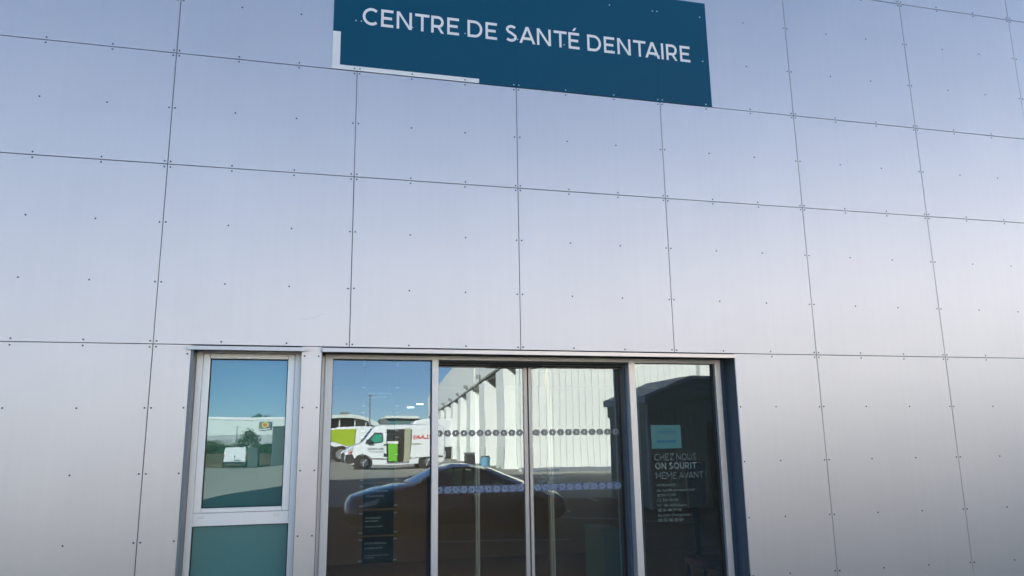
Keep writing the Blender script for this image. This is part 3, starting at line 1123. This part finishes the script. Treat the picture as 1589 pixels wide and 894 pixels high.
box('door', 6.9, 7.9, -12.049, -12.0, .02, 2.1, M_DARK, sd_)
for k in range(9):
    box('cladding_board', 5.32 + k * .17, 5.475 + k * .17, -12.049, -12.03, .05, 2.4, M_SHED, sd_)

# ---------------------------------------------------------------- vehicles
def body_shape(outline, hw, crown=.05, plan=.05, slices=9, cx=None):
    xs_ = [p[0] for p in outline]
    c = (min(xs_) + max(xs_)) / 2

    def P(x, z, t):
        zz = z - (crown * abs(t) ** 4 if z > .55 else 0)
        xx = c + (x - c) * (1 - plan * abs(t) ** 4)
        return (xx, t * hw(z), zz)
    v = []
    f = []
    n = len(outline)
    for k in range(slices):
        t = -1 + 2 * k / (slices - 1)
        v += [P(x, z, t) for x, z in outline]
    for k in range(slices - 1):
        for i in range(n):
            j = (i + 1) % n
            f.append((k * n + i, (k + 1) * n + i, (k + 1) * n + j, k * n + j))
    f.append(tuple(range(n)))
    f.append(tuple(reversed(range((slices - 1) * n, slices * n))))
    return v, f, P


def side_patch(name, pts, P, side, m, parent, off=.006):
    v = []
    for x, z in pts:
        a = P(x, z, side)
        v.append((a[0], a[1] + side * off, a[2]))
    for x, z in pts:
        a = P(x, z, side)
        v.append((a[0], a[1] - side * .03, a[2]))
    n = len(pts)
    f = [tuple(range(n)), tuple(reversed(range(n, 2 * n)))] + [(i, (i + 1) % n, n + (i + 1) % n, n + i) for i in range(n)]
    return mesh_obj(name, v, f, m, parent)


def cross_patch(name, a, b, P, m, parent, w=.86, off=.012):
    """glass across the width between outline points a and b"""
    v = []
    T = [-w, -w / 2, 0, w / 2, w]
    d = Vector((b[0] - a[0], 0, b[1] - a[1])).normalized()
    nrm = Vector((-d.z, 0, d.x))
    if nrm.z < 0:
        nrm = -nrm
    for p in (a, b):
        for t in T:
            q_ = Vector(P(p[0], p[1], t)) + nrm * off
            v.append(tuple(q_))
    f = [(i, i + 1, 5 + i + 1, 5 + i) for i in range(4)]
    return mesh_obj(name, v, f, m, parent, smooth=True)


M_RIMD = mat('dark_wheel_rim', (0.06, 0.062, 0.065), 0.4, 0.7)


def wheel(parent, x, y, r, w, side, rimm=M_RIM):
    prof = [(r * .6, 0), (r * .93, 0), (r, w * .18), (r, w * .82), (r * .93, w), (r * .6, w)]
    n = 24
    v = []
    f = []
    for i in range(n):
        a = 2 * pi * i / n
        for (rr, yy) in prof:
            v.append((rr * cos(a), (yy - w) * side, rr * sin(a)))
    k = len(prof)
    for i in range(n):
        j = (i + 1) % n
        for q_ in range(k - 1):
            f.append((i * k + q_, i * k + q_ + 1, j * k + q_ + 1, j * k + q_))
    o = mesh_obj('wheel', v, f, M_TYRE, parent, True, (x, y, r))
    rm = MB()
    rm.cyl((0, -side * .05 - (.0 if side > 0 else 0), 0), r * .62, .03, 20, 'y')
    for i in range(7):
        a = 2 * pi * i / 7
        rm.tube((0, 0, 0), (r * .56 * cos(a), 0, r * .56 * sin(a)), r * .06, 6)
    rm.cyl((0, -.01, 0), r * .14, .03, 10, 'y')
    rm.build('rim', rimm, o)
    return o


# -- blue coupe parked across the front of the entrance
car = thing('parked_car', 'dark blue fastback car parked facing left, reflected low in the door glass', 'car', (-2.13, -9.75, -.02), radians(0))
car.scale = (1.065, 1.0, 1.0)
cout = [(.02, .30), (.0, .46), (.03, .62), (.12, .73), (.45, .84), (.95, .925), (1.15, .94), (2.2, .90), (3.05, .90), (3.45, .86), (3.72, .80), (3.98, .70), (4.12, .55), (4.15, .34), (4.05, .22), (3.6, .17), (.7, .17), (.15, .2)]
rout = [(1.12, .94), (1.36, 1.09), (1.62, 1.215), (1.95, 1.285), (2.28, 1.285), (2.62, 1.215), (3.05, 1.03), (3.45, .865)]
hwc = lambda z: .86 if z < .55 else (.86 - (z - .55) * .12 if z < .88 else .82 - (z - .88) * .55)
v, f, P = body_shape(cout, hwc, .05, .10, 11)
o = mesh_obj('body', v, f, M_BLUE, car, True)
md = o.modifiers.new('b', 'BEVEL'); md.width = .02; md.segments = 2; md.limit_method = 'ANGLE'; md.angle_limit = radians(50)
# roof skin with its pillars: an open cabin so that one sees through both side windows
T = [-1 + .2 * k for k in range(11)]
rf = [(1.62, 1.215), (1.95, 1.285), (2.28, 1.285), (2.62, 1.215)]
v = [P(x, z, t) for x, z in rf for t in T] + [P(x, z - .045, t * .97) for x, z in rf for t in T]
f = []
for i in range(3):
    for k in range(10):
        a_ = i * 11 + k
        f.append((a_, a_ + 1, a_ + 12, a_ + 11))
        f.append((44 + a_, 44 + a_ + 11, 44 + a_ + 12, 44 + a_ + 1))
for i in range(3):
    for k in (0, 10):
        f.append((i * 11 + k, i * 11 + 11 + k, 44 + i * 11 + 11 + k, 44 + i * 11 + k))
for k in range(10):
    for r_ in (0, 33):
        f.append((r_ + k, r_ + k + 1, 44 + r_ + k + 1, 44 + r_ + k))
mesh_obj('roof', v, f, M_BLUE, car, True)
def strut(name, a, b, s, r, m):
    return MB().tube(P(a[0], a[1], s * .97), P(b[0], b[1], s * .97), r, 8).build(name, m, car, 0, True)
M_SEE = glass_mat('car_side_glass', 0.10, (0.42, 0.55, 0.46), (1, 1, 1))
for s in (1, -1):
    strut('pillar', (1.12, .93), (1.64, 1.205), s, .035, M_BLUE)
    strut('pillar', (2.12, .90), (2.16, 1.26), s, .035, M_PLASTIC)
    side_patch('pillar', [(2.60, 1.225), (3.06, 1.035), (3.52, .85), (3.20, .86), (2.98, .90), (2.56, 1.15)], P, s, M_BLUE, car, .004)
    side_patch('side_window', [(1.22, .945), (1.40, 1.07), (1.66, 1.19), (2.12, 1.235), (2.10, .93)], P, s, M_SEE, car, .0)
    side_patch('side_window', [(2.15, .93), (2.17, 1.235), (2.38, 1.20), (2.57, 1.14), (2.97, .905)], P, s, M_SEE, car, .0)
    MB().box(1.28, 1.42, .80 if s > 0 else -1.0, 1.0 if s > 0 else -.80, .93, 1.04).build('door_mirror', M_BLUE, car, .03)
    for x in (.72, 3.38):
        q = MB(); q.cyl((x, s * .80 if s > 0 else -.868, .31), .365, .068, 24, 'y')
        q.build('wheel_arch', M_PLASTIC, car)
        wheel(car, x, s * .885, .31, .2, s, M_RIMD)
    side_patch('headlight', [(.06, .62), (.14, .70), (.42, .77), (.36, .66)], P, s, M_LAMP, car)
    side_patch('tail_light', [(3.92, .62), (3.86, .70), (4.02, .66), (4.10, .56)], P, s, M_REDL, car)
    side_patch('door_handle', [(2.30, .765), (2.30, .79), (2.46, .79), (2.46, .765)], P, s, M_CHROME, car, .02)
    side_patch('slope_highlight_trim', [(2.58, 1.215), (2.60, 1.245), (3.10, 1.035), (3.52, .875), (3.50, .85), (3.05, 1.005)], P, s, M_CHROME, car, .012)  # chrome strips here and below trace the rear slope's sky highlight
    side_patch('tail_highlight_trim', [(3.52, .875), (3.72, .815), (3.98, .715), (4.12, .56), (4.09, .55), (3.96, .69), (3.70, .79), (3.52, .85)], P, s, M_CHROME, car, .012)
    box('reflector', 4.08, 4.13, s * .78 - .03, s * .78 + .03, .30, .34, M_CHROME, car)
cross_patch('windscreen', (1.14, .955), (1.62, 1.215), P, M_SEE, car)
cross_patch('rear_window', (2.62, 1.215), (3.40, .885), P, M_SEE, car)
for x in (1.75, 2.6):
    for yy in (-.38, .38):
        MB().box(x, x + .14, yy - .22, yy + .22, .9, 1.02).box(x + .02, x + .11, yy - .12, yy + .12, 1.02, 1.14).build('seat_back', M_PLASTIC, car, .02)
box('number_plate', 4.13, 4.17, -.26, .26, .40, .51, M_WHITEV, car)

# -- white panel van with open sliding door
van = thing('delivery_van', 'white high roofed panel van with its side door open and red letters on its side', 'van', (-1.30, -35.0, .45), radians(0))
vo = [(.05, .38), (.0, .62), (.03, .90), (.22, 1.14), (.62, 1.30), (.86, 1.38), (1.42, 2.02), (1.62, 2.18), (1.95, 2.25), (4.9, 2.25), (5.10, 2.15), (5.14, 1.6), (5.14, .35), (4.9, .28), (.6, .24), (.2, .28)]
hwv = lambda z: .98 if z < 1.3 else .98 - (z - 1.3) * .13
v, f, P = body_shape(vo, hwv, .05, .03, 9)
o = mesh_obj('body', v, f, M_VAN, van, True)
md = o.modifiers.new('b', 'BEVEL'); md.width = .05; md.segments = 3; md.limit_method = 'ANGLE'; md.angle_limit = radians(35)
side_patch('side_window', [(1.02, 1.36), (1.04, 1.46), (1.50, 1.88), (1.92, 1.88), (1.94, 1.46), (1.50, 1.38)], P, 1, M_PLASTIC, van, .006)
side_patch('window_glass', [(1.14, 1.44), (1.52, 1.82), (1.87, 1.82), (1.88, 1.49), (1.50, 1.42)], P, 1, M_CARGLASSG, van, .012)
side_patch('side_window', [(1.02, 1.36), (1.04, 1.46), (1.50, 1.88), (1.92, 1.88), (1.94, 1.46), (1.50, 1.38)], P, -1, M_CARGLASS, van, .006)
cross_patch('windscreen', (.90, 1.44), (1.40, 2.0), P, M_CARGLASS, van)
box('door_mirror', 1.10, 1.34, .99, 1.16, 1.30, 1.50, M_PLASTIC, van, .03)
side_patch('front_bumper', [(.02, .38), (.0, .62), (.02, .80), (.34, .84), (.44, .62), (.50, .36), (.2, .3)], P, 1, M_PLASTIC, van, .012)
box('front_bumper', -.03, .06, -.85, .85, .36, .82, M_PLASTIC, van, .03)
side_patch('headlight', [(.06, .92), (.22, 1.12), (.42, 1.20), (.40, 1.0), (.26, .86)], P, 1, M_LAMP, van, .012)
side_patch('indicator', [(.10, .84), (.30, .86), (.36, .96), (.30, .98)], P, 1, M_REDL, van, .016)
side_patch('rub_strip', [(1.24, .62), (1.24, .68), (2.10, .68), (2.10, .62)], P, 1, M_PLASTIC, van, .012)
side_patch('rub_strip', [(3.30, .62), (3.30, .70), (5.05, .70), (5.05, .62)], P, 1, M_PLASTIC, van, .012)
side_patch('doorway_shade_panel', [(2.11, .42), (2.11, 1.295), (3.30, 1.295), (3.30, .42)], P, 1, M_GASKET, van, .008)  # flat black panel painting the shade inside the open doorway
side_patch('doorway_shade_panel', [(2.11, 1.2955), (2.13, 2.05), (3.30, 2.05), (3.30, 1.2955)], P, 1, M_GASKET, van, .010)
box('inner_partition', 2.98, 3.28, .955, 1.0, .42, 2.02, M_BEIGE, van)
box('step_plate', 2.12, 3.26, .96, 1.01, .36, .43, M_CHROME, van)
box('open_door', 3.34, 4.65, .99, 1.028, .60, 2.02, M_VAN, van, .012)
box('door_rail', 3.30, 3.8, 1.03, 1.06, 1.28, 1.33, M_BEIGE, van)
box('door_handle', 1.98, 2.11, .985, 1.0, 1.24, 1.31, M_PLASTIC, van)
box('door_handle', 1.98, 2.11, .985, 1.0, .72, .88, M_PLASTIC, van)
for s in (1, -1):
    for x in (.95, 4.2):
        q = MB(); q.cyl((x, .96 if s > 0 else -.985, .37), .46, .03, 28, 'y')
        q.build('wheel_arch', M_PLASTIC, van)
        wheel(van, x, s * 1.005, .37, .24, s)
q = MB()
text_line(q, 'CLAAS', 3.40, 4.40, 1.52, .17, 1.030, .03, .004, True)
q.build('red_lettering', M_RED, van)
q = MB()
text_line(q, 'RESEAU AGRICOLE', 1.16, 1.98, 1.03, .085, .985, .01, .004, True)
text_line(q, '02 51 36 70 19', 1.26, 1.96, .90, .080, .985, .01, .004, True)
q.build('grey_lettering', M_PRINT, van)
t = thing('tool_cabinet', 'bright green tool cabinet with pale top standing in the open van doorway', 'cabinet', (1.15, -34.07, .93))
box('body', -.24, .20, -.0, .20, 0, .84, M_GREEN, t, .01)
box('worktop', -.28, .24, -.02, .22, .85, .97, M_WHITEV, t)
for z in (.2, .62):
    box('handle', .12, .26, .201, .22, z, z + .03, M_CHROME, t)

# -- harvester, lime and white, left of the van
hv = thing('harvester', 'white and lime green farm harvester with dark cab standing behind the white van', 'harvester', (-2.6, -55.0, .42))
MB().prism([(.9, 1.25), (1.0, 2.45), (1.6, 2.62), (4.55, 2.62), (4.7, .9), (3.0, .9)], -2.4, -.02).build('body', M_VAN, hv, .06)
MB().prism([(1.05, 2.44), (2.92, 2.44), (2.85, 1.10), (2.05, 1.28), (1.35, 1.55), (.72, 1.62)], -.019, .06).build('side_panel', M_LIME, hv, .03)
MB().prism([(.0, .35), (.25, 1.7), (.8, 2.35), (1.0, 2.44), (1.0, 1.62), (.7, 1.60), (1.3, 1.2), (2.9, 1.0), (2.9, .35)], -2.2, -.01).build('cab', M_PLASTIC, hv, .04)
MB().prism([(.35, 1.66), (.82, 2.28), (.93, 2.28), (.62, 1.66)], -.009, .03).build('cab_window', M_CARGLASS, hv)
MB().prism([(.9, 2.45), (1.0, 2.56), (2.2, 2.50), (2.2, 2.45)], -2.0, .02).build('roof_rail', M_WHITEV, hv)
for x, r in ((1.85, .62), (4.1, .55)):
    wheel(hv, x, .12, r, .5, 1)
for z in (.62, .80):
    q = MB(); q.cyl((.35, -.008, z + .25), .09, .05, 12, 'y'); q.build('headlight', M_LAMP, hv)
q = MB(); q.box(.7, 1.2, .0, .12, .40, .52); q.build('step', M_CHROME, hv)

# -- curved roof hall far behind
hall = thing('curved_roof_hall', 'pale hall with a low arched roof and dark glazed front behind the harvester', 'building', (0, -92, .3))
arc = []
for k in range(25):
    x = -5.0 + 10.7 * k / 24
    u = (x + 1.9 - .0) / 7.6
    arc.append((x, 5.10 * (1 - .30 * max(0, (x - 1.0) / 4.7) ** 2.4) - .006 * (x - 1) ** 2))
low_ = [(x, z - .42 - (.25 if x > 3.5 else 0)) for x, z in arc]
MB().prism(arc + low_[::-1], -16, .6).build('roof', M_FAR, hall)
MB().prism([(x, z - .02) for x, z in low_] + [(low_[-1][0], .0), (low_[0][0], .0)], -15, -.3).build('glazing', M_CARGLASS, hall)
for x in (-4.0, -1.3, .1, 2.0, 3.4):
    box('post', x - .07, x + .07, -.28, -.05, 0, 4.6 if x < 3 else 4.1, M_FAR, hall)
box('lower_wall', -4.9, 5.6, -.6, -.29, 0, 3.15, M_FAR, hall)
box('rooftop_unit', .2, 1.4, -4, -3, 5.0, 5.5, M_SIGNG, hall)
h2 = thing('flat_roof_building', 'low building with green glazing and pale flat roof beyond the white van', 'building', (0, -90, .4))
box('roof', 5.6, 9.4, -6, .6, 4.45, 4.75, M_FAR, h2)
box('glazing', 5.9, 8.6, -5, 0, 2.0, 4.45, M_COUNTER, h2)
box('wall', 5.2, 12, -5.5, -.02, 0, 4.44, M_SIGNG, h2)
h3 = thing('white_trailer', 'long white trailer with rounded roof standing behind the white van', 'trailer', (0, -60, .45))
MB().prism([(5.2, 1.0), (5.2, 2.95), (5.35, 3.22), (6.2, 3.42), (9.4, 3.36), (9.4, 1.0)], -2.4, 0).build('body', M_VAN, h3, .08)
for x in (6.2, 7.4):
    wheel(h3, x, .05, .5, .3, 1)
box('chassis', 5.3, 9.3, -2.2, -.1, .7, .99, M_PLASTIC, h3)

# -- lamp posts
def lamp(x, y, z0, h, label, arm=.0):
    t = thing('street_lamp', label, 'lamp post', (x, y, z0), 0, 'lamp posts in the yard')
    MB().cyl((0, 0, 0), .09, h, 10, 'z', .05).build('post', M_STEEL, t)
    MB().box(-.22 + arm, .18 + arm, -.1, .1, h, h + .08).build('lamp_head', M_STEEL, t, .02)
    MB().cyl((0, 0, -.02), .16, .15, 10).build('base', M_CONC, t)
lamp(1.72, -60, .4, 5.35, 'tall thin lamp post rising against the sky above the white van')
lamp(-11.5, -90, .9, 3.15, 'short thin lamp post in front of the long far building, left window', .05)

# -- far long building with a logo sign, seen in the left window
fb = thing('far_warehouse', 'long low white warehouse with grey lower wall across the left window reflection', 'building', (0, -110, .8))
box('upper_wall', -45, -2.0, -20, 0, 2.6, 4.70, M_FAR, fb)
box('lower_wall', -45, -2.0, -20, -.1, 0, 2.595, M_FARG, fb)
box('roof_edge', -45.2, -1.8, -20.1, .12, 4.71, 5.02, M_WHITEV, fb)
ls = thing('logo_sign', 'dark grey square sign with yellow ring and orange centre on the far warehouse', 'sign', (-9.55, -109.9, 4.62))
box('board', -.68, .68, 0, .12, -.52, .60, M_SIGNG, ls)
box('caption_strip', -.64, .64, .121, .14, -.50, -.38, M_WHITEV, ls)
ring = MB()
for i in range(24):
    a, b = 2 * pi * i / 24, 2 * pi * (i + 1) / 24
    k = len(ring.v)
    for (r, an) in ((.24, a), (.38, a), (.38, b), (.24, b)):
        ring.v.append((r * cos(an), .135, .13 + r * sin(an)))
    ring.f.append((k, k + 1, k + 2, k + 3))
ring.build('ring', M_YEL, ls)
MB().cyl((0, .121, .13), .21, .02, 18, 'y').build('disc', M_OR, ls)
dk = thing('dark_kiosk', 'dark grey green kiosk box at the right of the left window reflection', 'kiosk', (-5.45, -60, 0))
box('body', -.6, 1.2, -1.2, 0, 0, 3.2, M_BOX, dk, .02)
box('roof_cap', -.64, 1.24, -1.24, .04, 3.201, 3.28, M_BOX, dk)

# -- foliage
def crown(name, parent, c, rad, n, leaf_, m, seed=1):
    r = random.Random(seed)
    lobes = [(Vector((r.uniform(-.6, .6) * rad[0], r.uniform(-.6, .6) * rad[1], r.uniform(-.4, .5) * rad[2])), r.uniform(.35, .65)) for _ in range(9)]
    v = []
    f = []
    for _ in range(n):
        lc_, lr = r.choice(lobes)
        d = Vector((r.gauss(0, 1), r.gauss(0, 1), r.gauss(0, 1))).normalized() * (r.random() ** .4) * lr
        p = Vector(c) + lc_ + Vector((d.x * rad[0], d.y * rad[1], d.z * rad[2]))
        a = Vector((r.gauss(0, 1), r.gauss(0, 1), r.gauss(0, 1))).normalized()
        b = a.orthogonal().normalized()
        s = leaf_ * r.uniform(.6, 1.4)
        k = len(v)
        v += [tuple(p - a * s), tuple(p + b * s * .5), tuple(p + a * s), tuple(p - b * s * .5)]
        f.append((k, k + 1, k + 2, k + 3))
    return mesh_obj(name, v, f, m, parent)


def trunk(parent, h, r, m=M_BARK, limbs=4, seed=3):
    rr = random.Random(seed)
    q_ = MB()
    q_.cyl((0, 0, -.05), r, h, 8, 'z', r * .6)
    for _ in range(limbs):
        a = rr.uniform(0, 2 * pi)
        q_.tube((0, 0, h * .85), (cos(a) * h * .35, sin(a) * h * .35, h * 1.35), r * .35, 6)
    return q_.build('trunk', m, parent)


tr = thing('broadleaf_tree', 'round dark tree top rising behind the roof of the far warehouse', 'tree', (-11.8, -133, .8))
trunk(tr, 4.0, .25)
crown('crown', tr, (0, 0, 5.0), (2.0, 1.6, 1.7), 1500, .16, M_LEAF, 11)
hedge = [(-14.9, -94, 1.5, 1.1, 'dark clump of shrub at the far left of the left window reflection'),
         (-13.6, -93, 1.3, 1.0, 'low dark shrub just left of the short lamp post'),
         (-12.4, -93, 1.0, .75, 'smallest low shrub beside the short lamp post'),
         (-10.4, -92, 1.25, 1.9, 'tallest pale feathery shrub in front of the far warehouse'),
         (-8.7, -92, 1.0, .8, 'low shrub below the logo sign of the far warehouse'),
         (-7.3, -92, 1.4, .85, 'low shrub at the right beside the dark kiosk')]
for i, (x, y, r, h, lab) in enumerate(hedge):
    t = thing('shrub', lab, 'shrub', (x, y, .85), 0, 'shrubs on the bank')
    trunk(t, .5, .05, M_BARK, 3, i)
    crown('foliage', t, (0, 0, h * .75), (r * 1.5, 1.0, h * .95), 1500, .12, M_LEAF2 if i in (0, 3) else M_LEAF, 30 + i)

# -- small parked cars and the little van, left window
def small_car(x, y, z, m, label, rz=0, L=3.9, H=1.4):
    c = thing('parked_car', label, 'car', (x, y, z), rz, 'cars parked in front of the far warehouse')
    o_ = [(.02, .3), (.0, .6), (.25, .78), (.95, .9), (1.4, 1.28), (1.8, H), (2.7, H), (3.3, 1.2), (3.75, .92), (L, .7), (L, .3), (3.5, .2), (.4, .2)]
    hw_ = lambda z_: .82 if z_ < .9 else .82 - (z_ - .9) * .4
    v_, f_, P_ = body_shape(o_, hw_, .05, .06, 7)
    mesh_obj('body', v_, f_, m, c, True)
    for s_ in (1, -1):
        side_patch('side_window', [(1.15, .93), (1.5, 1.24), (1.85, H - .06), (2.65, H - .06), (3.15, 1.16), (3.3, .93)], P_, s_, M_CARGLASS, c)
        for wx in (.75, 3.1):
            wheel(c, wx, s_ * .84, .3, .2, s_)
    cross_patch('windscreen', (1.0, .94), (1.7, 1.36), P_, M_CARGLASS, c)
    return c
small_car(-10.6, -100, 1.0, M_SILVERCAR, 'silver car parked under the logo sign of the far warehouse')
small_car(-14.2, -101, .9, M_VAN, 'white car half hidden by shrubs by the short lamp post')
small_car(-18.9, -100, 1.0, M_VAN, 'white car at the far left edge of the left window reflection')
lv = thing('small_van', 'small white delivery van seen from behind, parked on the grass bank', 'van', (-9.95, -75.6, .0), radians(-4))
lv.location = (-9.35, -66.5, .02)
lv.scale = (1.12, 1, 1)
MB().prism([(-.80, .30), (-.80, 1.25), (-.70, 1.66), (.70, 1.66), (.80, 1.25), (.80, .30)], -3.6, 0).build('body', M_VAN, lv, .05)
box('rear_bumper', -.82, .82, .001, .10, .28, .50, M_PLASTIC, lv, .02)
for s in (-1, 1):
    box('tail_light', s * .785 - .022, s * .785 + .022, -.02, .012, .8, 1.1, M_REDL, lv)
    box('rear_door', s * .39 - .36, s * .39 + .36, .001, .02, .52, 1.58, M_VAN, lv, .01)
    for y in (-.7, -2.9):
        wheel_ = MB(); wheel_.cyl((s * .82 - .1, y, .30), .30, .2, 16, 'x'); wheel_.build('wheel', M_TYRE, lv)
MB().box(-.06, .02, .021, .03, .78, .95).build('door_handle', M_PLASTIC, lv)
MB().box(-.05, .42, .021, .03, .55, .66).build('number_plate', M_PRINT, lv)
wb = thing('container', 'grey green container standing just right of the small white van', 'container', (-8.0, -66.5, 0))
box('body', -.32, .45, -2.4, 0, .05, 1.62, M_BOX, wb, .02)
box('lid', -.34, .47, -2.42, .02, 1.621, 1.68, M_BOX, wb)
sc_ = thing('scooter', 'small white scooter at the roadside by the dark kiosk', 'scooter', (-5.45, -62, .05))
box('body', -.12, .14, -.5, .3, .35, .75, M_VAN, sc_, .04)
box('windshield', -.1, .06, .25, .3, .76, 1.15, M_VAN, sc_)
for y in (-.45, .4):
    q = MB(); q.cyl((-.05, y, .24), .24, .1, 14, 'x'); q.build('wheel', M_TYRE, sc_)
